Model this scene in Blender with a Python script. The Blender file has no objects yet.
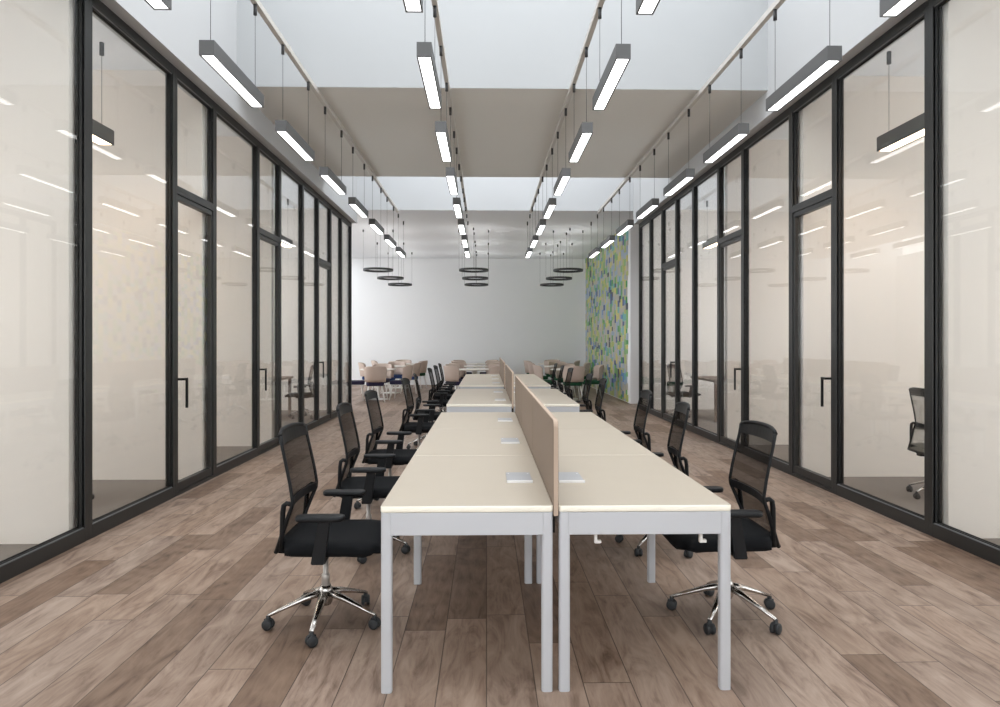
import bpy, bmesh, math, random
from mathutils import Vector, Matrix
random.seed(7)
SC = bpy.context.scene
COL = SC.collection
PI = math.pi

# ---------------------------------------------------------------- materials
def lin(c):
    return tuple(((v/255)/12.92 if v/255 <= .04045 else ((v/255+.055)/1.055)**2.4) for v in c)+(1,)

def mat(name, rgb, rough=.5, metal=0., spec=None, noise=0., nscale=30., bump=0.):
    m = bpy.data.materials.new(name); m.use_nodes = True
    nt = m.node_tree; b = nt.nodes['Principled BSDF']
    col = lin(rgb)
    b.inputs['Base Color'].default_value = col
    b.inputs['Roughness'].default_value = rough
    b.inputs['Metallic'].default_value = metal
    if spec is not None: b.inputs['Specular IOR Level'].default_value = spec
    if noise or bump:
        tc = nt.nodes.new('ShaderNodeTexCoord'); n = nt.nodes.new('ShaderNodeTexNoise')
        n.inputs['Scale'].default_value = nscale; n.inputs['Detail'].default_value = 4
        nt.links.new(tc.outputs['Object'], n.inputs['Vector'])
        if noise:
            mx = nt.nodes.new('ShaderNodeMix'); mx.data_type = 'RGBA'
            mx.inputs[6].default_value = tuple(c*(1-noise) for c in col[:3])+(1,)
            mx.inputs[7].default_value = tuple(min(1, c*(1+noise)) for c in col[:3])+(1,)
            nt.links.new(n.outputs['Fac'], mx.inputs[0]); nt.links.new(mx.outputs[2], b.inputs['Base Color'])
        if bump:
            bp = nt.nodes.new('ShaderNodeBump'); bp.inputs['Strength'].default_value = bump
            bp.inputs['Distance'].default_value = .002
            nt.links.new(n.outputs['Fac'], bp.inputs['Height']); nt.links.new(bp.outputs[0], b.inputs['Normal'])
    return m

def emis(name, rgb, strength):
    m = bpy.data.materials.new(name); m.use_nodes = True
    nt = m.node_tree; nt.nodes.clear()
    o = nt.nodes.new('ShaderNodeOutputMaterial'); e = nt.nodes.new('ShaderNodeEmission')
    e.inputs[0].default_value = lin(rgb); e.inputs[1].default_value = strength
    nt.links.new(e.outputs[0], o.inputs[0]); return m

def glass(name, tint, base=.03):
    m = bpy.data.materials.new(name); m.use_nodes = True
    nt = m.node_tree; nt.nodes.clear(); N = nt.nodes.new; L = nt.links.new
    o = N('ShaderNodeOutputMaterial'); t = N('ShaderNodeBsdfTransparent'); g = N('ShaderNodeBsdfGlossy')
    g.inputs['Roughness'].default_value = .0
    t.inputs[0].default_value = tint
    lw = N('ShaderNodeLayerWeight'); p = N('ShaderNodeMath'); p.operation = 'POWER'; p.inputs[1].default_value = 5
    s = N('ShaderNodeMath'); s.operation = 'MULTIPLY_ADD'; s.inputs[1].default_value = 1-base; s.inputs[2].default_value = base
    mx = N('ShaderNodeMixShader')
    L(lw.outputs['Facing'], p.inputs[0]); L(p.outputs[0], s.inputs[0]); L(s.outputs[0], mx.inputs[0])
    L(t.outputs[0], mx.inputs[1]); L(g.outputs[0], mx.inputs[2]); L(mx.outputs[0], o.inputs[0])
    lw.inputs[0].default_value = .5
    return m

def see_mesh(name, rgb, alpha):
    m = bpy.data.materials.new(name); m.use_nodes = True
    nt = m.node_tree; nt.nodes.clear(); N = nt.nodes.new; L = nt.links.new
    o = N('ShaderNodeOutputMaterial'); t = N('ShaderNodeBsdfTransparent'); d = N('ShaderNodeBsdfDiffuse')
    d.inputs[0].default_value = lin(rgb)
    lw = N('ShaderNodeLayerWeight'); lw.inputs[0].default_value = .5
    s = N('ShaderNodeMath'); s.operation = 'MULTIPLY_ADD'; s.inputs[1].default_value = .25; s.inputs[2].default_value = alpha
    s.use_clamp = True
    mx = N('ShaderNodeMixShader')
    L(lw.outputs['Facing'], s.inputs[0]); L(s.outputs[0], mx.inputs[0])
    L(t.outputs[0], mx.inputs[1]); L(d.outputs[0], mx.inputs[2]); L(mx.outputs[0], o.inputs[0])
    return m

def floor_mat():
    m = bpy.data.materials.new('wood plank floor'); m.use_nodes = True
    nt = m.node_tree; N = nt.nodes.new; L = nt.links.new; b = nt.nodes['Principled BSDF']
    def M(op, a, bb=None, c=None):
        n = N('ShaderNodeMath'); n.operation = op
        for i, v in enumerate((a, bb, c)):
            if v is None: continue
            if isinstance(v, (int, float)): n.inputs[i].default_value = v
            else: L(v, n.inputs[i])
        return n.outputs[0]
    tc = N('ShaderNodeTexCoord'); sx = N('ShaderNodeSeparateXYZ'); L(tc.outputs['Object'], sx.inputs[0])
    X, Y = sx.outputs[0], sx.outputs[1]
    W, LN = .197, 1.15
    u = M('DIVIDE', M('ADD', X, 20*W), W); row = M('FLOOR', u); fu = M('FRACT', u)
    wn = N('ShaderNodeTexWhiteNoise'); wn.noise_dimensions = '1D'; L(row, wn.inputs['W'])
    v = M('ADD', M('DIVIDE', Y, LN), M('MULTIPLY', wn.outputs['Value'], 7.3)); cl = M('FLOOR', v); fv = M('FRACT', v)
    cb = N('ShaderNodeCombineXYZ'); L(row, cb.inputs[0]); L(cl, cb.inputs[1])
    w2 = N('ShaderNodeTexWhiteNoise'); w2.noise_dimensions = '2D'; L(cb.outputs[0], w2.inputs['Vector'])
    pid = w2.outputs['Value']
    w3 = N('ShaderNodeTexWhiteNoise'); w3.noise_dimensions = '3D'
    cb3 = N('ShaderNodeCombineXYZ'); L(row, cb3.inputs[0]); L(cl, cb3.inputs[1]); cb3.inputs[2].default_value = 5.5
    L(cb3.outputs[0], w3.inputs['Vector'])
    # grain coordinates, own offset for each plank
    g = N('ShaderNodeCombineXYZ'); L(M('MULTIPLY', X, 11.), g.inputs[0]); L(M('MULTIPLY', Y, 2.6), g.inputs[1]); L(M('MULTIPLY', pid, 60.), g.inputs[2])
    n1 = N('ShaderNodeTexNoise'); n1.inputs['Scale'].default_value = 1.; n1.inputs['Detail'].default_value = 5
    n1.inputs['Roughness'].default_value = .6; n1.inputs['Distortion'].default_value = 1.6; L(g.outputs[0], n1.inputs['Vector'])
    g2 = N('ShaderNodeCombineXYZ'); L(M('MULTIPLY', X, 70.), g2.inputs[0]); L(M('MULTIPLY', Y, 5.), g2.inputs[1]); L(M('MULTIPLY', pid, 60.), g2.inputs[2])
    n2 = N('ShaderNodeTexNoise'); n2.inputs['Scale'].default_value = 1.; n2.inputs['Detail'].default_value = 3
    n2.inputs['Distortion'].default_value = .8; L(g2.outputs[0], n2.inputs['Vector'])
    wv = N('ShaderNodeTexWave'); wv.wave_type = 'RINGS'; wv.inputs['Scale'].default_value = .9; wv.inputs['Distortion'].default_value = 7.
    wv.inputs['Detail'].default_value = 2; wv.inputs['Detail Scale'].default_value = .8; L(g.outputs[0], wv.inputs['Vector'])
    gr = M('ADD', M('ADD', M('MULTIPLY', n1.outputs['Fac'], .76), M('MULTIPLY', n2.outputs['Fac'], .18)), M('MULTIPLY', wv.outputs['Fac'], .06))
    # lightness: most planks pale, some dark
    rp = N('ShaderNodeValToRGB'); L(pid, rp.inputs[0]); e = rp.color_ramp.elements
    e[0].position = 0; e[0].color = (.60, .53, .47, 1); e[1].position = 1; e[1].color = (1.06,)*3+(1,)
    for p, c in ((.27, .64), (.29, .90), (.6, .98)):
        x = rp.color_ramp.elements.new(p); x.color = (c, c*(.92 if p < .28 else .99), c*(.85 if p < .28 else .98), 1)
    cr = N('ShaderNodeValToRGB'); L(gr, cr.inputs[0]); e = cr.color_ramp.elements
    e[0].position = .31; e[0].color = lin(FLOOR_C[0]); e[1].position = .66; e[1].color = lin(FLOOR_C[2])
    x = cr.color_ramp.elements.new(.47); x.color = lin(FLOOR_C[1])
    hs = N('ShaderNodeHueSaturation'); L(cr.outputs[0], hs.inputs['Color'])
    L(M('MULTIPLY_ADD', w3.outputs['Value'], .15, .93), hs.inputs['Saturation'])
    ml = N('ShaderNodeMix'); ml.data_type = 'RGBA'; ml.blend_type = 'MULTIPLY'; ml.inputs[0].default_value = 1.
    L(hs.outputs[0], ml.inputs[6]); L(rp.outputs[0], ml.inputs[7])
    # seams
    du = M('MINIMUM', fu, M('SUBTRACT', 1., fu)); dv = M('MINIMUM', fv, M('SUBTRACT', 1., fv))
    sm = M('MINIMUM', M('MULTIPLY', du, W), M('MULTIPLY', dv, LN))
    k = M('LESS_THAN', sm, .0024)
    mx = N('ShaderNodeMix'); mx.data_type = 'RGBA'; L(M('MULTIPLY', k, .8), mx.inputs[0])
    L(ml.outputs[2], mx.inputs[6]); mx.inputs[7].default_value = lin((62, 50, 43))
    L(mx.outputs[2], b.inputs['Base Color'])
    b.inputs['Roughness'].default_value = .5; b.inputs['Specular IOR Level'].default_value = .35
    bp = N('ShaderNodeBump'); bp.inputs['Strength'].default_value = .15; bp.inputs['Distance'].default_value = .002
    L(n2.outputs['Fac'], bp.inputs['Height']); L(bp.outputs[0], b.inputs['Normal'])
    return m

FLOOR_C = [(101, 82, 70), (139, 119, 105), (160, 141, 126)]
M = {}
M['floor'] = floor_mat()
M['carpet'] = mat('office carpet', (122, 114, 107), .95, noise=.12, nscale=120)
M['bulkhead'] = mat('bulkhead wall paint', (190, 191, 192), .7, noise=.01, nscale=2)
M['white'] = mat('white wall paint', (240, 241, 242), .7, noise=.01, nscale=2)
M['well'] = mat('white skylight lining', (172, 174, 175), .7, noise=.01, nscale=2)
M['office'] = mat('office wall paint', (235, 228, 220), .7, noise=.01, nscale=2)
M['soffit'] = mat('taupe ceiling paint', (220, 219, 214), .75, noise=.01, nscale=2)
M['ceil'] = mat('ceiling paint', (230, 232, 235), .75, noise=.01, nscale=2)
M['frame'] = mat('dark grey aluminium', (48, 48, 47), .4, .3)
M['bead'] = mat('black gasket', (22, 22, 23), .5)
M['bead_line'] = mat('grey glazing bead', (128, 130, 130), .4, .3)
M['glass'] = glass('clear glass', (.97, .975, .97, 1), .035)
M['handle'] = mat('black door handle', (25, 25, 26), .35, .5)
M['rail'] = mat('pale grey rail', (196, 192, 186), .5)
M['lamp'] = mat('grey lamp housing', (92, 92, 92), .5, .2)
M['lamp_dark'] = mat('dark suspension metal', (58, 58, 58), .5, .3)
M['lit'] = emis('lit diffuser', (255, 255, 255), 5.8)
M['lit_office'] = emis('lit warm diffuser', (255, 222, 188), 18.)
M['lit_ring'] = emis('lit ring diffuser', (255, 253, 250), 36.)
M['top'] = mat('light maple laminate', (182, 171, 155), .45, noise=.03, nscale=6)
M['edge'] = mat('cream table edging', (248, 243, 228), .5)
M['steel'] = mat('silver grey powder coat', (192, 194, 198), .45, .15)
M['socket'] = mat('brushed aluminium flap', (172, 173, 176), .4, .2)
M['socket_lip'] = mat('white flap lip', (240, 240, 240), .5)
M['screen'] = mat('taupe felt', (134, 118, 104), .95, noise=.10, nscale=200, bump=.4)
M['screen_edge'] = mat('pale screen edging', (184, 164, 146), .8)
M['fabric'] = mat('black seat fabric', (19, 20, 22), .9, 0., .15, noise=.15, nscale=300, bump=.3)
M['plastic'] = mat('black chair plastic', (20, 21, 23), .5, 0., .25)
M['mesh'] = see_mesh('black see-through mesh', (34, 31, 29), .58)
M['mesh_pale'] = see_mesh('pale see-through mesh', (150, 146, 136), .45)
M['chrome'] = mat('polished chrome', (200, 196, 192), .24, 1.)
M['satin'] = mat('satin gas lift steel', (176, 170, 164), .4, .5)
M['caster'] = mat('dark caster rubber', (38, 40, 42), .6)
M['whiteplastic'] = mat('white plastic', (232, 230, 226), .5)
M['shell'] = mat('pale pink beige shell', (196, 178, 166), .7, noise=.04, nscale=10)
M['navy'] = mat('navy seat pad', (38, 34, 62), .9, noise=.1, nscale=100)
M['blue'] = mat('blue seat pad', (36, 62, 110), .9, noise=.1, nscale=100)
M['green'] = mat('green seat pad', (14, 72, 44), .9, noise=.1, nscale=100)
M['tabletop'] = mat('white round tabletop', (226, 220, 212), .4)
M['wood'] = mat('brown wood desktop', (122, 104, 92), .5, noise=.15, nscale=14)

# ---------------------------------------------------------------- mesh helpers
def box(bm, x0, x1, y0, y1, z0, z1, mi=0, bev=0.):
    b2 = bmesh.new() if bev else bm
    a = [b2.verts.new((x, y, z)) for x in (x0, x1) for y in (y0, y1) for z in (z0, z1)]
    fs = [(0, 1, 3, 2), (4, 6, 7, 5), (0, 4, 5, 1), (2, 3, 7, 6), (0, 2, 6, 4), (1, 5, 7, 3)]
    out = [b2.faces.new([a[i] for i in f]) for f in fs]
    for f in out: f.material_index = mi
    if bev:
        bmesh.ops.bevel(b2, geom=list(b2.edges), offset=bev, segments=2, affect='EDGES', profile=.5)
        merge(bm, b2, mi)
    return bm

def merge(bm, b2, mi=None, mtx=None):
    vm = {}
    for v in b2.verts: vm[v] = bm.verts.new(mtx @ v.co if mtx else v.co)
    for f in b2.faces:
        g = bm.faces.new([vm[v] for v in f.verts]); g.material_index = f.material_index if mi is None else mi; g.smooth = f.smooth
    b2.free()

def tube(bm, pts, r, seg=10, mi=0, cap=True, flat=None):
    """tube along pts; r number or list; flat = (width factor, height factor) ellipse"""
    pts = [Vector(p) for p in pts]; n = len(pts)
    rs = r if isinstance(r, (list, tuple)) else [r]*n
    rings = []; up = None
    for i, p in enumerate(pts):
        d = (pts[min(i+1, n-1)]-pts[max(i-1, 0)]).normalized()
        if up is None:
            ref = Vector((0, 0, 1)) if abs(d.z) < .9 else Vector((1, 0, 0))
            up = (ref-d*ref.dot(d)).normalized()
        else: up = (up-d*up.dot(d)).normalized()
        sd = d.cross(up)
        fw, fh = flat or (1, 1)
        rings.append([bm.verts.new(p+(sd*math.cos(2*PI*k/seg)*fw+up*math.sin(2*PI*k/seg)*fh)*rs[i]) for k in range(seg)])
    for a, b in zip(rings, rings[1:]):
        for k in range(seg):
            f = bm.faces.new((a[k], a[(k+1) % seg], b[(k+1) % seg], b[k])); f.smooth = True; f.material_index = mi
    if cap:
        for rg, rev in ((rings[0], True), (rings[-1], False)):
            f = bm.faces.new(rg[::-1] if rev else rg); f.material_index = mi
    return bm

def lathe(bm, prof, cx=0, cy=0, seg=24, mi=0, axis='z', cz=0):
    rings = []
    for r, z in prof:
        rg = []
        for k in range(seg):
            a = 2*PI*k/seg
            c = (cx+r*math.cos(a), cy+r*math.sin(a), cz+z) if axis == 'z' else (cx+z, cy+r*math.cos(a), cz+r*math.sin(a))
            rg.append(bm.verts.new(c))
        rings.append(rg)
    for a, b in zip(rings, rings[1:]):
        for k in range(seg):
            f = bm.faces.new((a[k], a[(k+1) % seg], b[(k+1) % seg], b[k])); f.smooth = True; f.material_index = mi
    for rg in (rings[0], rings[-1]):
        f = bm.faces.new(rg); f.material_index = mi
    return bm

def rounded_slab(bm, x0, x1, y0, y1, z0, z1, rad, edge=.0, seg=6, mi=0, mside=None):
    """slab with rounded vertical corners and softened rims"""
    def ring(ins, z):
        out = []; r = max(rad-ins, .001)
        for (cx, cy, a0) in ((x1-rad, y1-rad, 0), (x0+rad, y1-rad, PI/2), (x0+rad, y0+rad, PI), (x1-rad, y0+rad, 1.5*PI)):
            for k in range(seg+1):
                a = a0+PI/2*k/seg; out.append(bm.verts.new((cx+r*math.cos(a), cy+r*math.sin(a), z)))
        return out
    lv = [(0, z0), (0, z1)] if not edge else [(edge, z0), (edge*.3, z0+edge*.3), (0, z0+edge), (0, z1-edge), (edge*.3, z1-edge*.3), (edge, z1)]
    rg = [ring(*l) for l in lv]
    n = len(rg[0])
    for a, b in zip(rg, rg[1:]):
        for k in range(n):
            f = bm.faces.new((a[k], a[(k+1) % n], b[(k+1) % n], b[k])); f.material_index = mi if mside is None else mside; f.smooth = bool(edge)
    bm.faces.new(rg[0][::-1]).material_index = mi; bm.faces.new(rg[-1]).material_index = mi
    return bm

def obj(name, bm, mats, parent=None, kind=None, loc=None):
    bmesh.ops.recalc_face_normals(bm, faces=list(bm.faces))
    me = bpy.data.meshes.new(name); bm.to_mesh(me); bm.free()
    for m in (mats if isinstance(mats, (list, tuple)) else [mats]): me.materials.append(m)
    o = bpy.data.objects.new(name, me); COL.objects.link(o)
    if parent: o.parent = parent
    if loc: o.location = loc
    if kind: o['kind'] = kind
    return o

def thing(name, label, cat, loc=(0, 0, 0), rz=0., group=None, kind=None):
    o = bpy.data.objects.new(name, None); COL.objects.link(o)
    o.location = loc; o.rotation_euler = (0, 0, rz); o.empty_display_size = .1
    if kind: o['kind'] = kind
    else:
        o['label'] = label; o['category'] = cat
        if group: o['group'] = group
    return o

def tag(o, label, cat, group=None):
    o['label'] = label; o['category'] = cat
    if group: o['group'] = group
    return o

KIDS = {}
def kids(o): return [c for c in bpy.data.objects if c.parent == o]
def dup(root, loc, rz, label, group=None, sx=1):
    r = root.copy(); COL.objects.link(r); r.location = loc; r.rotation_euler = (0, 0, rz)
    r['label'] = label
    if group: r['group'] = group
    def rec(src, dst):
        for ch in kids(src):
            c = ch.copy(); COL.objects.link(c); c.parent = dst; rec(ch, c)
    rec(root, r)
    return r

def bx(name, x0, x1, y0, y1, z0, z1, m, kind='structure', parent=None, bev=0.):
    return obj(name, box(bmesh.new(), x0, x1, y0, y1, z0, z1, bev=bev), m, parent, kind)

# ---------------------------------------------------------------- the shell
XL, XR = -2.80, 3.19          # faces of the glass walls
BL, BR = -2.69, 3.08          # faces of the bulkheads above them
HC, HW, TOP = 4.15, 3.87, 6.2
Y0, YE, YB = -2.6, 14.04, 22.1
OL, OR = -6.2, 6.6
YS = [.45, 2.65, 4.79, 6.11, 6.99, 8.32, 9.195, 10.335, 11.275, 12.175, 13.075, 14.02]
KIND = ['w', 'w', 'w', 'd', 'w', 'd', 'w', 'w', 'd', 'w', 'w']
PART = [.45, 4.75, 6.93, 9.12, 13.9]

bx('floor', XL-.08, XR+.08, Y0, YE, -.05, 0, M['floor'])
bx('floor_lounge', -7.2, 5.4, YE, YB, -.05, 0, M['floor'])
bx('floor_left_office', OL, XL-.08, Y0, YE, -.05, 0, M['carpet'])
bx('floor_right_office', XR+.08, OR, Y0, YE, -.05, 0, M['carpet'])
bx('wall_back', -7.4, 5.6, YB, YB+.2, -.05, TOP, M['white'])
ADDED_WIN = []
def added_window_wall(name, axis, c0, c1, a0, a1, z0, z1, zt, m, n):
    """unseen outer wall, n window openings added to let daylight in; axis 'x' = wall lies across x"""
    bm = bmesh.new()
    def bb(b, u0, u1, za, zb, d=0.):
        if axis == 'x': box(b, c0+d, c1-d, u0, u1, za, zb)
        else: box(b, u0, u1, c0+d, c1-d, za, zb)
    bb(bm, a0, a1, -.05, z0); bb(bm, a0, a1, z1, zt)
    w = (a1-a0)/n
    for i in range(n+1):
        u = a0+w*i; bb(bm, max(a0, u-.08), min(a1, u+.08), z0, z1)
    obj(name, bm, m, kind='structure')
    for i in range(n):
        ADDED_WIN.append(1)
        r = thing('window_%d' % (100+len(ADDED_WIN)), '', '', kind='structure')  # unseen window, added to brighten the rooms with daylight
        b = bmesh.new(); u0, u1 = a0+w*i+.08, a0+w*(i+1)-.08
        if i == 0 : u0 = a0+.08
        bb(b, u0, u0+.05, z0, z1, .06); bb(b, u1-.05, u1, z0, z1, .06); bb(b, u0+.05, u1-.05, z0, z0+.05, .06); bb(b, u0+.05, u1-.05, z1-.05, z1, .06)
        obj('window_frame', b, M['frame'], r)
added_window_wall('wall_front', 'y', Y0-.2, Y0, OL, OR, .1, 3.8, HC+.2, M['white'], 6)
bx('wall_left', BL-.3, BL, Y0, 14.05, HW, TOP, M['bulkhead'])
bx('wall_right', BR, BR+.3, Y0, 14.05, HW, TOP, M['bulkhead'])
added_window_wall('wall_left_side', 'x', OL-.2, OL, Y0-.2, 14.05, .1, 3.8, HC+.1, M['office'], 9)
added_window_wall('wall_right_side', 'x', OR, OR+.2, Y0-.2, 14.05, .1, 3.8, HC+.1, M['office'], 9)
added_window_wall('wall_left_lounge', 'x', -7.4, -7.2, 14.05, 20.0, .1, 3.9, HC+.1, M['white'], 4)
bx('wall_left_lounge_end', -7.4, -7.2, 20.0, YB, -.05, HC+.1, M['white'])
bx('ceiling_left_office', OL, BL-.3, Y0, 14.05, HC, HC+.15, M['ceil'])
bx('ceiling_right_office', BR+.3, OR, Y0, 14.05, HC, HC+.15, M['ceil'])
bx('ceiling', BL, BR, 7.305, 11.215, HC, HC+.12, M['soffit'])
bx('ceiling_lounge', -4.7, 5.6, 14.055, YB, HC, HC+.12, M['ceil'])  # left part stays open: unseen skylight strip added to light the lounge
bx('ceiling_entrance', BL, BR, Y0, .4, HC, HC+.12, M['soffit'])
# upright linings of the two skylight wells and the roof between them
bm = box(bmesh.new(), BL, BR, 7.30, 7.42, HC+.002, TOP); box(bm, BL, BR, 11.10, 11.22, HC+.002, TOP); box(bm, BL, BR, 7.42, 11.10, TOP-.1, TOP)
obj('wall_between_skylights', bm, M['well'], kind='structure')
bm = box(bmesh.new(), BL, BR, 14.05, 14.17, HC+.002, TOP); obj('wall_past_skylights', bm, mat('skylight lining with painted light', (204, 206, 208), .7), kind='structure')  # paler than the near lining: the second well's stronger light put into colour
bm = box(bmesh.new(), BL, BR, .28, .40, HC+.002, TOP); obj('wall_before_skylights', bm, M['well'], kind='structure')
bx('wall_left_near', XL-.08, XL, Y0, YS[0], -.05, HW, M['white'])
bx('wall_right_near', XR, XR+.08, Y0, YS[0], -.05, HW, M['white'])
for i, y in enumerate(PART):
    a, b = (y-.05, y+.05) if i < 4 else (y-.02, y+.14)
    bx('wall_left_partition', OL, XL-.085, a, b, 0, HC, M['office'])
    bx('wall_right_partition', XR+.085, OR, a, b, 0, HC, M['office'])
# right lounge wall with its end face, and the recess before it
bx('wall_right_lounge', 3.27, 5.6, 15.2, YB, -.05, HC, M['white'])
bx('wall_right_recess', 5.4, 5.6, 14.05, 15.2, -.05, HC, M['white'])

# glass walls
def lx(side, t):              # t metres outwards from the face of the glass wall
    return XL-t if side < 0 else XR+t
def sbox(bm, side, t0, t1, y0, y1, z0, z1, mi=0, bev=0.):
    a, b = sorted((lx(side, t0), lx(side, t1)))
    return box(bm, a, b, y0, y1, z0, z1, mi, bev)
def frame_bm(side, y0, y1, z0, z1, w, h0, h1, t0, t1):
    bm = bmesh.new()
    sbox(bm, side, t0, t1, y0, y0+w, z0, z1, bev=.002); sbox(bm, side, t0, t1, y1-w, y1, z0, z1, bev=.002)
    sbox(bm, side, t0, t1, y0+w, y1-w, z0, z0+h0); sbox(bm, side, t0, t1, y0+w, y1-w, z1-h1, z1)
    return bm
def gasket(side, y0, y1, z0, z1):
    bm = bmesh.new(); g = .012
    for (t0, t1) in ((.018, .026), (.044, .052)):
        sbox(bm, side, t0, t1, y0, y0+g, z0, z1); sbox(bm, side, t0, t1, y1-g, y1, z0, z1)
        sbox(bm, side, t0, t1, y0+g, y1-g, z0, z0+g); sbox(bm, side, t0, t1, y0+g, y1-g, z1-g, z1)
    g = .005; t0, t1 = .008, .0175
    sbox(bm, side, t0, t1, y0, y0+g, z0, z1, 1); sbox(bm, side, t0, t1, y1-g, y1, z0, z1, 1)
    sbox(bm, side, t0, t1, y0+g, y1-g, z0, z0+g, 1); sbox(bm, side, t0, t1, y0+g, y1-g, z1-g, z1, 1)
    return bm
def pane(side, y0, y1, z0, z1):
    return sbox(bmesh.new(), side, .029, .041, y0, y1, z0, z1)
wn = dn = 0
for side in (-1, 1):
    for i, k in enumerate(KIND):
        y0, y1 = YS[i], YS[i+1]
        if k == 'w':
            wn += 1
            r = thing('window_%d' % wn, '', '', kind='structure')
            obj('window_frame', frame_bm(side, y0, y1, 0, HW, .045, .095, .075, 0, .07), M['frame'], r)
            obj('gasket', gasket(side, y0+.04, y1-.04, .095, HW-.075), [M['bead'], M['bead_line']], r)
            obj('glass_pane', pane(side, y0+.036, y1-.036, .09, HW-.07), M['glass'], r)
        else:
            dn += 1
            r = thing('door_%d' % dn, '', '', kind='structure')
            bm = frame_bm(side, y0, y1, 0, HW, .04, .03, .075, 0, .07)
            sbox(bm, side, 0, .07, y0+.035, y1-.035, 2.74, 2.81)
            obj('door_frame', bm, M['frame'], r)
            obj('gasket', gasket(side, y0+.035, y1-.035, 2.81, HW-.075), [M['bead'], M['bead_line']], r)
            obj('transom_pane', pane(side, y0+.03, y1-.03, 2.8, HW-.07), M['glass'], r)
            obj('door_leaf', frame_bm(side, y0+.038, y1-.038, .035, 2.737, .035, .075, .045, .01, .06), M['frame'], r)
            obj('glass_pane', pane(side, y0+.07, y1-.07, .1, 2.70), M['glass'], r)
            bm = bmesh.new(); hy = y0+.055
            sbox(bm, side, -.055, .012, hy-.010, hy+.012, 1.045, 1.067, bev=.002)
            sbox(bm, side, -.058, -.038, hy-.010, hy+.075, 1.045, 1.067, bev=.002)
            sbox(bm, side, -.058, -.038, hy+.055, hy+.075, .79, 1.067, bev=.002)
            obj('door_handle', bm, M['handle'], r)

# mosaic on the right lounge wall
def mosaic():
    bm = bmesh.new(); rnd = random.Random(3)
    ys, z0s = 15.42, 0.0
    w, h = .20, .155
    nc = int((YB-.02-ys)/w)
    wt = [30, 14, 12, 12, 12, 8, 6, 5, 4, 3]
    for c in range(nc):
        y = ys+c*w
        off = rnd.uniform(0, h)
        z = -off
        while z < HC-.02:
            hh = h*rnd.choice((1, 1, .7, .7, 1.4))
            za, zb = max(z, .02), min(z+hh, HC-.01)
            jut = 0
            if c == 0: jut = rnd.choice((0, .05, .11))
            if zb-za > .02:
                mi = rnd.choices(range(10), wt)[0]
                box(bm, 3.268-rnd.choice((.012, .016, .022)), 3.268, y+.002-(.0 if c else -jut), y+w-.002, za+.002, zb-.002, mi)
            z += hh
    return bm
MC = [(206, 199, 186), (196, 206, 122), (176, 194, 214), (142, 196, 124), (226, 216, 124), (112, 150, 204), (86, 172, 96), (60, 90, 152), (120, 196, 194), (52, 62, 84)]
mo = obj('mosaic_panel', mosaic(), [mat('mosaic tile %d' % i, tuple(int(v*.95) for v in c), .4) for i, c in enumerate(MC)])
tag(mo, 'tall mosaic of upright green, yellow, blue and grey tiles on the far right wall', 'mosaic')

# ---------------------------------------------------------------- rails and linear lamps
ROWX = [-1.850, -.415, .916, 2.345]
ROWN = ['row along the left glass wall', 'row left of the desk screens', 'row right of the desk screens', 'row along the right glass wall']
ORD = ['nearest', 'second', 'third', 'fourth', 'fifth', 'sixth', 'seventh', 'eighth', 'ninth']
rl = ['leftmost of four', 'second from the left', 'second from the right', 'rightmost of four']
for i, x in enumerate(ROWX):
    bm = bmesh.new(); box(bm, x-.022, x+.022, .42, 14.04, HC-.055, HC-.003, bev=.003)
    for yy in (1.5, 3.9, 6.3): box(bm, x-.03, x+.03, yy-.004, yy+.004, HC-.057, HC-.002)
    tag(obj('ceiling_rail', bm, M['rail']), 'pale straight lamp rail under ceiling and skylights, '+rl[i], 'rail', 'lamp rails under the ceiling')

def linear_lamp(label, s=1., L=1.0, z1=3.39, zc=HC-.056, lit='lit', loc=(0, 0, 0)):
    r = thing('linear_pendant_lamp', label, 'pendant lamp', loc)
    w = .05*s; h = .1*s; t = .010; zb = z1-h
    bm = bmesh.new()
    box(bm, -w, w, 0, L, z1-.02, z1)
    for a, b, c, d in ((-w, -w+t, 0, L), (w-t, w, 0, L), (-w+t, w-t, 0, t), (-w+t, w-t, L-t, L)): box(bm, a, b, c, d, zb, z1-.02)
    obj('housing', bm, M['lamp'], r)
    obj('diffuser', box(bmesh.new(), -w+t, w-t, t, L-t, zb+.006, zb+.012), M[lit], r)
    for yy in (L*.065, L*.935):
        c = obj('canopy', lathe(bmesh.new(), [(.001, zc), (.0145*s, zc), (.0145*s, zc-.085*s), (.001, zc-.085*s)], 0, yy, 12), M['lamp_dark'], r)
        obj('cable', tube(bmesh.new(), [(0, yy, zc-.084*s), (0, yy, z1)], .0022, 5), M['lamp_dark'], c)
    return r
def lamp_label(ri, k): return '%s grey linear pendant lamp in the %s' % (ORD[k], ROWN[ri])
proto = None
for ri, x in enumerate(ROWX):
    for k in range(8):
        loc = (x, 2.88+1.6*k, 0)
        if proto is None: proto = linear_lamp(lamp_label(0, 0), loc=loc); proto['group'] = 'linear pendant lamps in four rows'
        else: dup(proto, loc, 0, lamp_label(ri, k))

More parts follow.
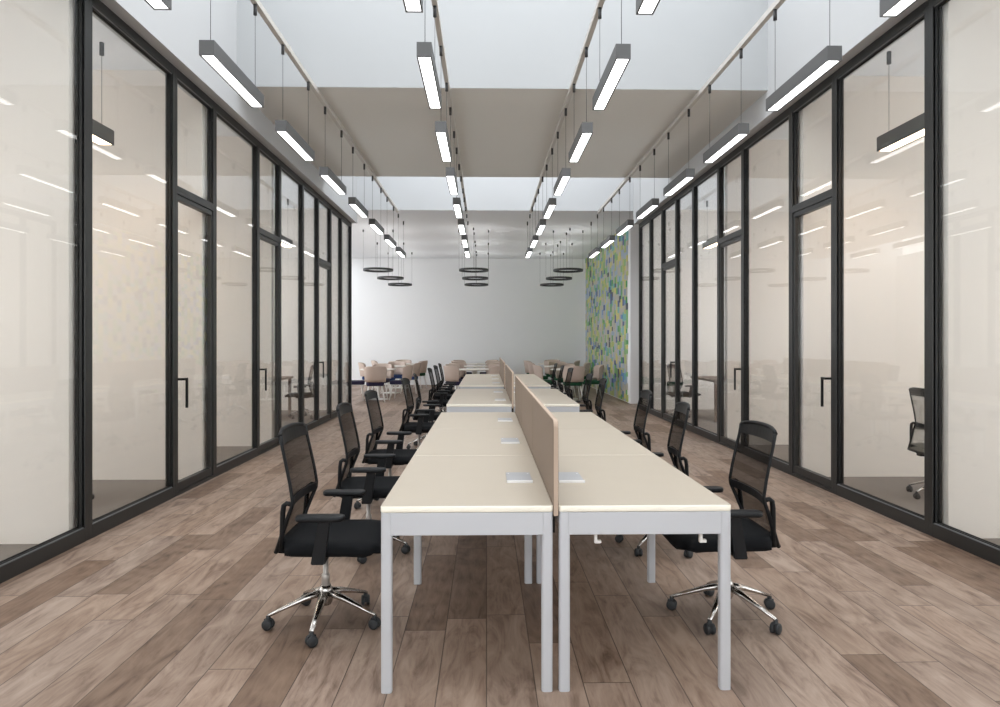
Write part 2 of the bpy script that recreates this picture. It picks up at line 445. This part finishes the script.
ol = linear_lamp('thicker grey linear pendant lamp inside the nearest left glass office', 1.35, 1.25, 3.375, HC, 'lit_office', (-3.49, 5.0, -.04))
for x, y, lb in ((3.75, 5.02, 'thicker grey linear pendant lamp inside the nearest right glass office'),
                 (-4.4, 7.35, 'linear pendant lamp in the second left glass office'), (4.8, 7.35, 'linear pendant lamp in the second right glass office'),
                 (-3.75, 11.6, 'linear pendant lamp inside the farthest left glass office, over the brown table'), (4.22, 11.6, 'linear pendant lamp inside the farthest right glass office, over the brown table'),
                 (-4.4, 2.2, 'linear pendant lamp in the white room beside the camera on the left'), (4.8, 2.2, 'linear pendant lamp in the white room beside the camera on the right')):
    dup(ol, (x, y, -.05), 0, lb)

# ring pendants
def ring_lamp(label, loc):
    r = thing('ring_pendant_lamp', label, 'ring lamp', loc, group='black ring pendants over the lounge tables')
    R, z = .365, 3.165
    bm = bmesh.new(); n = 56
    prof = [(R, z-.025), (R, z+.025), (R-.003, z+.025), (R-.003, z+.008), (R-.027, z+.008), (R-.027, z+.025), (R-.03, z+.025), (R-.03, z-.025)]
    rg = [[bm.verts.new((a*math.cos(2*PI*k/n), a*math.sin(2*PI*k/n), b)) for k in range(n)] for a, b in prof]
    for i in range(8):
        for k in range(n):
            a, b = rg[i], rg[(i+1) % 8]; bm.faces.new((a[k], a[(k+1) % n], b[(k+1) % n], b[k])).smooth = False
    obj('ring', bm, M['lamp_dark'], r)
    bm = bmesh.new()
    rg = [[bm.verts.new((a*math.cos(2*PI*k/n), a*math.sin(2*PI*k/n), b)) for k in range(n)] for a, b in ((R-.0035, z+.0085), (R-.0035, z+.012), (R-.0265, z+.012), (R-.0265, z+.0085))]
    for i in range(4):
        for k in range(n):
            a, b = rg[i], rg[(i+1) % 4]; bm.faces.new((a[k], a[(k+1) % n], b[(k+1) % n], b[k]))
    obj('diffuser', bm, M['lit_ring'], r)
    for j in range(4):
        a = j*PI/2; cx, cy = .3635*math.cos(a), .345*math.sin(a)
        c = obj('canopy', lathe(bmesh.new(), [(.001, HC), (.018, HC), (.018, HC-.06), (.001, HC-.06)], cx, cy, 10), M['lamp_dark'], r)
        obj('cable', tube(bmesh.new(), [(cx, cy, HC-.059), (cx, cy, z-.01)], .0022, 5), M['lamp_dark'], c)
    return r
RX = [-2.65, -.31, 2.01]; RY = [16.5, 18.6, 20.65]
pr = None
for i, x in enumerate(RX):
    for j, y in enumerate(RY):
        lb = 'black ring pendant lamp, %s in the %s column' % (['nearest and largest looking', 'middle one', 'farthest'][j], ['left', 'middle', 'right'][i])
        if pr is None: pr = ring_lamp(lb, (x, y, 0))
        else: dup(pr, (x, y, 0), 0, lb)

# ---------------------------------------------------------------- desks
DX = {-1: (-.419, .264), 1: (.289, .979)}
BL3 = [(2.667, 3), (7.05, 2), (10.23, 3)]
LM = 1.2
def desk(side, y, last, hooks, label):
    x0, x1 = DX[side]; w = x1-x0
    r = thing('desk', label, 'desk', (x0, y, 0), group='white topped bench desks in the long double row')
    g = .002
    bm = rounded_slab(bmesh.new(), -.002, w+.002, g, LM-g, .715, .741, .014, .004, 4, 0)
    for f in bm.faces:
        if abs(f.normal.z) < .9 and f.calc_center_median().z < .7409: f.material_index = 1
    bmesh.ops.recalc_face_normals(bm, faces=list(bm.faces))
    for f in bm.faces: f.material_index = 0 if f.normal.z > .8 else 1
    obj('tabletop', bm, [M['top'], M['edge']], r)
    bm = bmesh.new()
    box(bm, .04, w-.04, .003, .030, .624, .714, bev=.002)
    if last: box(bm, .04, w-.04, LM-.03, LM-.003, .624, .714, bev=.002)
    box(bm, .003, .030, .036, LM-(.04 if last else 0), .655, .714); box(bm, w-.030, w-.003, .036, LM-(.04 if last else 0), .655, .714)
    obj('apron', bm, M['steel'], r)
    for yy in ([0] if not last else [0, LM-.042]):
        for xx in (0, w-.044):
            obj('leg', rounded_slab(bmesh.new(), xx, xx+.044, yy, yy+.042, 0, .7145, .012, 0, 4), M['steel'], r)
    # cable flap
    cx = (.095, .213) if side < 0 else (.337, .455)
    a, b = cx[0]-x0, cx[1]-x0
    bm = box(bmesh.new(), a, b, .44, .66, .741, .7475, 0, .0015)
    box(bm, a-.001, b+.001, .432, .440, .741, .753, 1, .001)
    for sx in (a+.012, b-.012): lathe(bm, [(.001, .7475), (.004, .7475), (.004, .7485), (.001, .7485)], sx, .62, 8, 1)
    obj('cable_flap', bm, [M['socket'], M['socket_lip']], r)
    if hooks:
        for hx in (.155, .585):
            bm = box(bmesh.new(), hx-.006, hx+.006, .05, .07, .585, .66, bev=.002)
            box(bm, hx-.006, hx+.022, .05, .07, .575, .587, bev=.002)
            obj('hook', bm, M['whiteplastic'], r)['label'] = 'small white hook'
    return r
BN = ['near', 'middle', 'far']
PN = {3: ['nearest', 'second', 'farthest'], 2: ['nearer', 'farther']}
for bi, (yb, n) in enumerate(BL3):
    for k in range(n):
        for side in (-1, 1):
            sn = 'left' if side < 0 else 'right'
            desk(side, yb+LM*k, k == n-1, side > 0, 'maple bench desk, %s in the %s block, %s of the screen' % (PN[n][k], BN[bi], sn))
        # screen
        r = thing('desk_screen', 'taupe felt screen between the %s desks of the %s block' % (PN[n][k], BN[bi]), 'desk screen', (.2765, yb+LM*k, 0), group='felt screens along the middle of the desks')
        y1 = LM-.004; t = .0085
        def prof(bm, ins, th, mi=0):
            pts = [(ins, .70+ins), (y1-ins, .70+ins)]
            rr = .03-ins
            for a in range(0, 7): pts.append((y1-ins-rr+rr*math.cos(PI/2*a/6), 1.081-ins-rr+rr*math.sin(PI/2*a/6)))
            for a in range(0, 7): pts.append((ins+rr-rr*math.sin(PI/2*a/6), 1.081-ins-rr+rr*math.cos(PI/2*a/6)))
            A = [bm.verts.new((-th, p[0], p[1])) for p in pts]; B = [bm.verts.new((th, p[0], p[1])) for p in pts]
            bm.faces.new(A); bm.faces.new(B[::-1]); m_ = len(pts)
            for q in range(m_): bm.faces.new((A[q], A[(q+1) % m_], B[(q+1) % m_], B[q]))
            return bm
        obj('felt_panel', prof(bmesh.new(), .004, .0102), M['screen'], r)
        obj('edge_trim', prof(bmesh.new(), 0, .0085), M['screen_edge'], r)
        for yy in (.12, LM-.16): obj('bracket', box(bmesh.new(), -.008, .008, yy, yy+.04, .60, .702), M['bead'], r)

# ---------------------------------------------------------------- office chair, faces local +x
def office_chair(label, loc, rz, meshm='mesh', cat='office chair', group=None):
    r = thing('office_chair', label, cat, loc, rz, group)
    # five-star base
    bm = bmesh.new()
    lathe(bm, [(.001, .185), (.026, .185), (.034, .165), (.034, .105), (.026, .09), (.001, .09)], seg=18)
    for k in range(5):
        a = PI/2*3+2*PI*k/5
        d = Vector((math.cos(a), math.sin(a), 0))
        tube(bm, [d*.02+Vector((0, 0, .150)), d*.10+Vector((0, 0, .130)), d*.19+Vector((0, 0, .098)), d*.272+Vector((0, 0, .066))], [.026, .021, .015, .011], 10, flat=(1, .7))
    obj('star_base', bm, M['chrome'], r)
    for k in range(5):
        a = PI/2*3+2*PI*k/5; d = Vector((math.cos(a), math.sin(a), 0)); p = d*.270
        bm = bmesh.new(); b2 = bmesh.new()
        for s in (-1, 1): lathe(b2, [(.001, s*.006), (.023, s*.005), (.026, s*.009), (.026, s*.018), (.021, s*.022), (.001, s*.022)], 0, 0, 16, axis='x', cz=.026)
        lathe(b2, [(.001, .030), (.011, .030), (.011, .066), (.001, .066)], 0, 0, 10)
        box(b2, -.005, .005, -.02, .02, .018, .05)
        merge(bm, b2, 0, Matrix.Translation(p) @ Matrix.Rotation(a+.6+k*.9, 4, 'Z'))
        obj('caster', bm, M['caster'], r)
    bm = lathe(bmesh.new(), [(.001, .18), (.020, .18), (.020, .235), (.017, .24), (.0135, .245), (.0135, .385), (.001, .385)], seg=18)
    obj('gas_lift', bm, M['satin'], r)
    bm = rounded_slab(bmesh.new(), -.10, .14, -.09, .09, .365, .395, .03, .008)
    box(bm, -.2, -.08, -.03, .03, .37, .392, bev=.004)
    obj('tilt_mechanism', bm, M['plastic'], r)
    tube_l = tube(bmesh.new(), [(.05, -.08, .378), (.05, -.20, .376), (.05, -.235, .37)], .006, 8)
    obj('height_lever', tube_l, M['plastic'], r)
    # seat: cushion with waterfall front
    bm = bmesh.new(); nx, ny = 12, 10; x0, x1, hw = -.185, .315, .25
    def sp(u, v, top):
        x = x0+(x1-x0)*u; y = (v*2-1)
        wd = hw*(1-.10*max(0, (.35-u)/.35)**2)
        # rounded plan
        ex = max(0, abs(u-.5)*2-.72)/.28; ey = max(0, abs(y)-.72)/.28
        shrink = .045*(ex**2*ey**2)
        X = x-math.copysign(shrink, u-.5)*(1 if u != .5 else 0); Y = y*wd-math.copysign(shrink, y)*(1 if y else 0)
        if top:
            z = .452-.014*ey**3-.012*math.cos(min(1, abs(y))*PI/2)*math.sin(u*PI)+.006
            if u > .72: z -= .035*((u-.72)/.28)**2
            if u < .1: z -= .008*((.1-u)/.1)
        else:
            z = .398+.004*ey+(.012 if u > .9 else 0)
            if u > .72: z -= .012*((u-.72)/.28)
            if u > .9: z += .0
        return (X, Y, z)
    T = [[bm.verts.new(sp(i/nx, j/ny, True)) for j in range(ny+1)] for i in range(nx+1)]
    B = [[bm.verts.new(sp(i/nx, j/ny, False)) for j in range(ny+1)] for i in range(nx+1)]
    for i in range(nx):
        for j in range(ny):
            bm.faces.new((T[i][j], T[i+1][j], T[i+1][j+1], T[i][j+1])); bm.faces.new((B[i][j], B[i][j+1], B[i+1][j+1], B[i+1][j]))
    rim = [(i, 0) for i in range(nx)]+[(nx, j) for j in range(ny)]+[(i, ny) for i in range(nx, 0, -1)]+[(0, j) for j in range(ny, 0, -1)]
    for q in range(len(rim)):
        a, b = rim[q], rim[(q+1) % len(rim)]
        bm.faces.new((T[a[0]][a[1]], T[b[0]][b[1]], B[b[0]][b[1]], B[a[0]][a[1]]))
    bmesh.ops.bevel(bm, geom=[e for e in bm.edges if len(e.link_faces) == 2 and e.calc_face_angle(0) > .9], offset=.012, segments=3, affect='EDGES')
    for f in bm.faces: f.smooth = True
    obj('seat', bm, M['fabric'], r)
    # back: side profile (x, z)
    P = [(-.188, .405), (-.160, .48), (-.128, .565), (-.104, .625), (-.100, .655), (-.112, .73), (-.130, .815), (-.149, .90), (-.158, .953), (-.164, .975)]
    def bw(z):       # half width of the back at height z
        if z < .62: return .175+.05*(z-.40)/.22
        return .225-.012*((z-.62)/.38)
    def bulge(y, z): return -.028*(1-(abs(y)/.22)**2)*(1 if z > .5 else .5)
    bm = bmesh.new()
    for s in (-1, 1): tube(bm, [(x, s*bw(z), z) for x, z in P[:-1]], [.011, .011, .010, .009, .008, .008, .008, .008, .009], 8, flat=(1, 1))
    n = 12
    ys_ = [(-1+2*q/n) for q in range(n+1)]
    tube(bm, [(P[-2][0]+bulge(y*.21, 1)-.004*(1-y*y), y*bw(.98), .953+.020*(1-abs(y)**3)) for y in ys_], .010, 8)
    tube(bm, [(-.188+bulge(y*.2, .4), y*bw(.405), .405) for y in ys_], .011, 8)
    obj('back_frame', bm, M['plastic'], r)
    # mesh panel
    bm = bmesh.new(); rows = []
    for x, z in P[:-1]+[(-.162, .966)]:
        rows.append([bm.verts.new((x+bulge(y*.22, z), y*bw(z)*.99, z)) for y in ys_])
    for a, b in zip(rows, rows[1:]):
        for q in range(n): f = bm.faces.new((a[q], a[q+1], b[q+1], b[q])); f.smooth = True
    obj('mesh_back', bm, M[meshm], r)
    # head band: solid pad at the top and lumbar bar
    bm = bmesh.new(); rows = []
    for (x, z) in ((-.150, .905), (-.165, .975), (-.170, .992)):
        rows.append([(x+bulge(y*.22, z), y*bw(z), z) for y in ys_])
    def strip(bm, rows, th):
        F = [[bm.verts.new((p[0]+th, p[1], p[2])) for p in rw] for rw in rows]; K = [[bm.verts.new((p[0]-th, p[1], p[2])) for p in rw] for rw in rows]
        for i in range(len(rows)-1):
            for q in range(len(rows[0])-1):
                bm.faces.new((F[i][q], F[i][q+1], F[i+1][q+1], F[i+1][q])); bm.faces.new((K[i][q], K[i+1][q], K[i+1][q+1], K[i][q+1]))
        m_ = len(rows[0])-1
        for i in range(len(rows)-1):
            bm.faces.new((F[i][0], F[i+1][0], K[i+1][0], K[i][0])); bm.faces.new((F[i][m_], K[i][m_], K[i+1][m_], F[i+1][m_]))
        for i in (0, len(rows)-1):
            for q in range(m_): bm.faces.new((F[i][q], K[i][q], K[i][q+1], F[i][q+1]))
    b3 = bmesh.new(); strip(b3, [[(-.1495+bulge(y*.22, .9), y*bw(.9)*.99, .905) for y in ys_], [(-.158+bulge(y*.22, .95), y*bw(.95)*.99, .953) for y in ys_], [(-.161+bulge(y*.22, .96), y*bw(.96)*.97, .953+.018*(1-abs(y)**3)) for y in ys_]], .004); merge(bm, b3)
    obj('head_band', bm, M['plastic'], r)
    bm = bmesh.new()
    strip(bm, [[(-.108+bulge(y*.22, .6), y*bw(.61), .612) for y in ys_], [(-.102+bulge(y*.22, .66), y*bw(.65), .652) for y in ys_]], .008)
    obj('lumbar_bar', bm, M['plastic'], r)
    # rear support: from lumbar bar backwards and down to the seat
    bm = bmesh.new()
    for s in (-1, 1):
        tube(bm, [(-.108, s*.218, .638), (-.128, s*.218, .642), (-.142, s*.216, .632), (-.148, s*.212, .60), (-.154, s*.200, .50), (-.166, s*.18, .415), (-.15, s*.12, .39), (-.12, s*.05, .383)], .0125, 8, flat=(1.1, .95))
    obj('back_support', bm, M['plastic'], r)
    # arms
    for s in (-1, 1):
        bm = bmesh.new()
        y = s*.262
        A = Matrix.Identity(4)
        pts = [(-.005, .372), (.058, .372), (.085, .575), (.030, .575)]
        for th in (0,):
            a = [bm.verts.new((px_, y-.012, pz)) for px_, pz in pts]; b = [bm.verts.new((px_, y+.012, pz)) for px_, pz in pts]
            bm.faces.new(a); bm.faces.new(b[::-1])
            for q in range(4): bm.faces.new((a[q], a[(q+1) % 4], b[(q+1) % 4], b[q]))
        bmesh.ops.bevel(bm, geom=list(bm.edges), offset=.004, segments=2, affect='EDGES')
        box(bm, 0, .055, min(y, s*.06), max(y, s*.06), .374, .392, bev=.003)
        arm = obj('armrest', bm, M['plastic'], r)
        obj('arm_pad', rounded_slab(bmesh.new(), -.075, .150, y-.04, y+.04, .573, .597, .035, .008, 6), M['plastic'], arm)
    return r

CH = None
CN = {3: ['nearest', 'second', 'third'], 2: ['nearer', 'farther']}
LW = [[(-.800, 3.36), (-.79, 4.52), (-.82, 5.72)], [(-.77, 7.72), (-.77, 8.90)], [(-.75, 10.85), (-.75, 12.05), (-.75, 13.2)]]
RWt = [[(1.222, 3.40), (1.17, 4.55), (1.20, 5.72)], [(1.165, 7.62), (1.20, 8.85)], [(1.20, 10.85), (1.20, 12.05), (1.20, 13.2)]]
for side, ROW in ((-1, LW), (1, RWt)):
    for bi, lst in enumerate(ROW):
        for k, (x, y) in enumerate(lst):
            lb = '%s black mesh chair on the %s of the %s desk block' % (CN[len(lst)][k], 'left' if side < 0 else 'right', BN[bi])
            rz = (0 if side < 0 else PI)+random.uniform(-.05, .05)
            if bi == 0 and k == 0: rz = 0 if side < 0 else PI
            if bi == 0 and k == 1: rz = .02 if side < 0 else PI-.11
            if bi == 0 and k == 2: rz = -.03 if side < 0 else PI-.05
            if bi == 1 and k == 1 and side < 0: rz = .12
            if CH is None: CH = office_chair(lb, (x, y, 0), rz, group='black mesh chairs along the desks')
            else: dup(CH, (x, y, 0), rz, lb, 'black mesh chairs along the desks')
# chairs in the glass offices
OC = office_chair('office chair with pale mesh back, half behind the post of the nearest right glass office', (4.08, 5.95, 0), -.08, 'mesh_pale')
dup(OC, (-3.76, 5.95, 0), PI-.1, 'office chair behind the post of the nearest left glass office, only a caster showing')
dup(OC, (-3.38, 12.5, 0), PI+.15, 'office chair at the brown table in the farthest left glass office')
dup(OC, (3.66, 12.6, 0), .3, 'office chair at the brown table in the farthest right glass office')

def meeting_table(label, loc, w, l):
    r = thing('meeting_table', label, 'table', loc)
    obj('tabletop', box(bmesh.new(), 0, w, 0, l, .70, .74, bev=.004), M['wood'], r)
    for x in (.03, w-.08):
        for y in (.03, l-.08): obj('leg', box(bmesh.new(), x, x+.05, y, y+.05, 0, .70, bev=.003), M['wood'], r)
    return r
meeting_table('brown wooden table inside the farthest left glass office', (-4.94, 11.6, 0), 1.2, 1.5)
meeting_table('brown wooden table inside the farthest right glass office', (3.95, 11.6, 0), 1.3, 1.35)

# ---------------------------------------------------------------- lounge
def round_table(label, loc):
    r = thing('round_table', label, 'table', loc, group='white round tables in the lounge')
    obj('tabletop', lathe(bmesh.new(), [(.001, .715), (.43, .715), (.44, .722), (.44, .735), (.43, .742), (.001, .742)], seg=40), M['tabletop'], r)
    obj('column', lathe(bmesh.new(), [(.001, .02), (.035, .02), (.03, .1), (.03, .66), (.07, .712), (.001, .712)], seg=18), M['whiteplastic'], r)
    obj('foot', lathe(bmesh.new(), [(.001, 0), (.25, 0), (.25, .01), (.06, .03), (.001, .03)], seg=32), M['whiteplastic'], r)
    return r
def shell_chair(label, loc, rz, pad):
    """faces local +x"""
    r = thing('shell_chair', label, 'chair', loc, rz, 'pink beige shell chairs in the lounge')
    # shell: wraps the sitter, tall at the rear, lower at the sides
    bm = bmesh.new(); n = 20; R = .235
    def P(i, t, out):
        a = PI-1.12+2.24*i/n; e = abs(i-n/2)/(n/2)
        ztop = .842-.018*e**2-.06*e**10; zb = .470
        z = zb+(ztop-zb)*t
        rr = R+(.012 if out else -.012)+.03*t
        sq = 1+.10*abs(math.sin(2*a))
        return (rr*math.cos(a)*sq-.035*t*(1-e), rr*math.sin(a)*sq, z)
    ts = [0, .25, .5, .75, .93, 1]
    O = [[bm.verts.new(P(i, t, True)) for t in ts] for i in range(n+1)]; I = [[bm.verts.new(P(i, t, False)) for t in ts] for i in range(n+1)]
    for i in range(n):
        for j in range(5):
            for G in (O, I): f = bm.faces.new((G[i][j], G[i+1][j], G[i+1][j+1], G[i][j+1])); f.smooth = True
        for j in (0, 5): bm.faces.new((O[i][j], O[i+1][j], I[i+1][j], I[i][j]))
    for i in (0, n):
        for j in range(5): bm.faces.new((O[i][j], O[i][j+1], I[i][j+1], I[i][j]))
    obj('shell', bm, M['shell'], r)
    obj('seat_pad', rounded_slab(bmesh.new(), -.20, .235, -.205, .205, .375, .465, .08, .02), M[pad], r)
    for sx in (-1, 1):
        for sy in (-1, 1):
            obj('leg', tube(bmesh.new(), [(sx*.15, sy*.15, .395), (sx*.215, sy*.215, 0)], [.016, .010], 10), M['whiteplastic'], r)
    obj('underframe', rounded_slab(bmesh.new(), -.17, .17, -.17, .17, .378, .396, .04), M['whiteplastic'], r)
    return r
PAD = {}
def place_chair(x, y, rz, pad, label):
    if pad not in PAD: PAD[pad] = shell_chair(label, (x, y, 0), rz, pad)
    else: dup(PAD[pad], (x, y, 0), rz, label)
pt = None
cn = ['left', 'middle', 'right']; rn = ['nearest', 'middle', 'farthest']
for i, x in enumerate(RX):
    for j, y in enumerate(RY):
        lb = 'white round lounge table under the %s ring lamp of the %s column' % (rn[j], cn[i])
        if pt is None: pt = round_table(lb, (x, y, 0))
        else: dup(pt, (x, y, 0), 0, lb)
        if i == 1: angs = [(225, 'front left'), (-45, 'front right'), (45, 'back right'), (135, 'back left')]
        else: angs = [(-88, 'front'), (-8, 'right'), (88, 'back'), (188, 'left')]
        for a_, w_ in angs:
            a = math.radians(a_+random.uniform(-6, 6)); d = .56
            pad = [['navy', 'blue', 'green'][j], 'navy', 'green'][i]
            nm = pad
            place_chair(x+d*1.02*math.cos(a)*(.98 if i != 1 else 1), y+d*1.15*math.sin(a) if a_ in (-88, 88) else y+d*math.sin(a), a+PI+random.uniform(-.15, .15), pad,
                        'beige chair, %s pad, %s of the %s table, %s column' % (nm, w_, rn[j], cn[i]))

# ---------------------------------------------------------------- light
w = bpy.data.worlds.new('sky'); SC.world = w; w.use_nodes = True
bg = w.node_tree.nodes['Background']; bg.inputs[0].default_value = (.93, .965, 1., 1); bg.inputs[1].default_value = 3.3

# ---------------------------------------------------------------- camera
cam = bpy.data.cameras.new('camera'); co = bpy.data.objects.new('camera', cam); COL.objects.link(co)
co.location = (0, 0, 1.39); co.rotation_euler = (PI/2, 0, -.0201)
cam.sensor_width = 36; cam.lens = 36*.672; cam.shift_y = -.011; cam.clip_start = .05
SC.camera = co
SC.view_settings.view_transform = 'Standard'; SC.view_settings.look = 'None'
SC.view_settings.gamma = 1; SC.view_settings.use_curve_mapping = False
SC.view_settings.exposure = .14
SC.cycles.max_bounces = 12; SC.cycles.diffuse_bounces = 6; SC.cycles.transparent_max_bounces = 24; SC.cycles.glossy_bounces = 5
SC.cycles.caustics_reflective = False
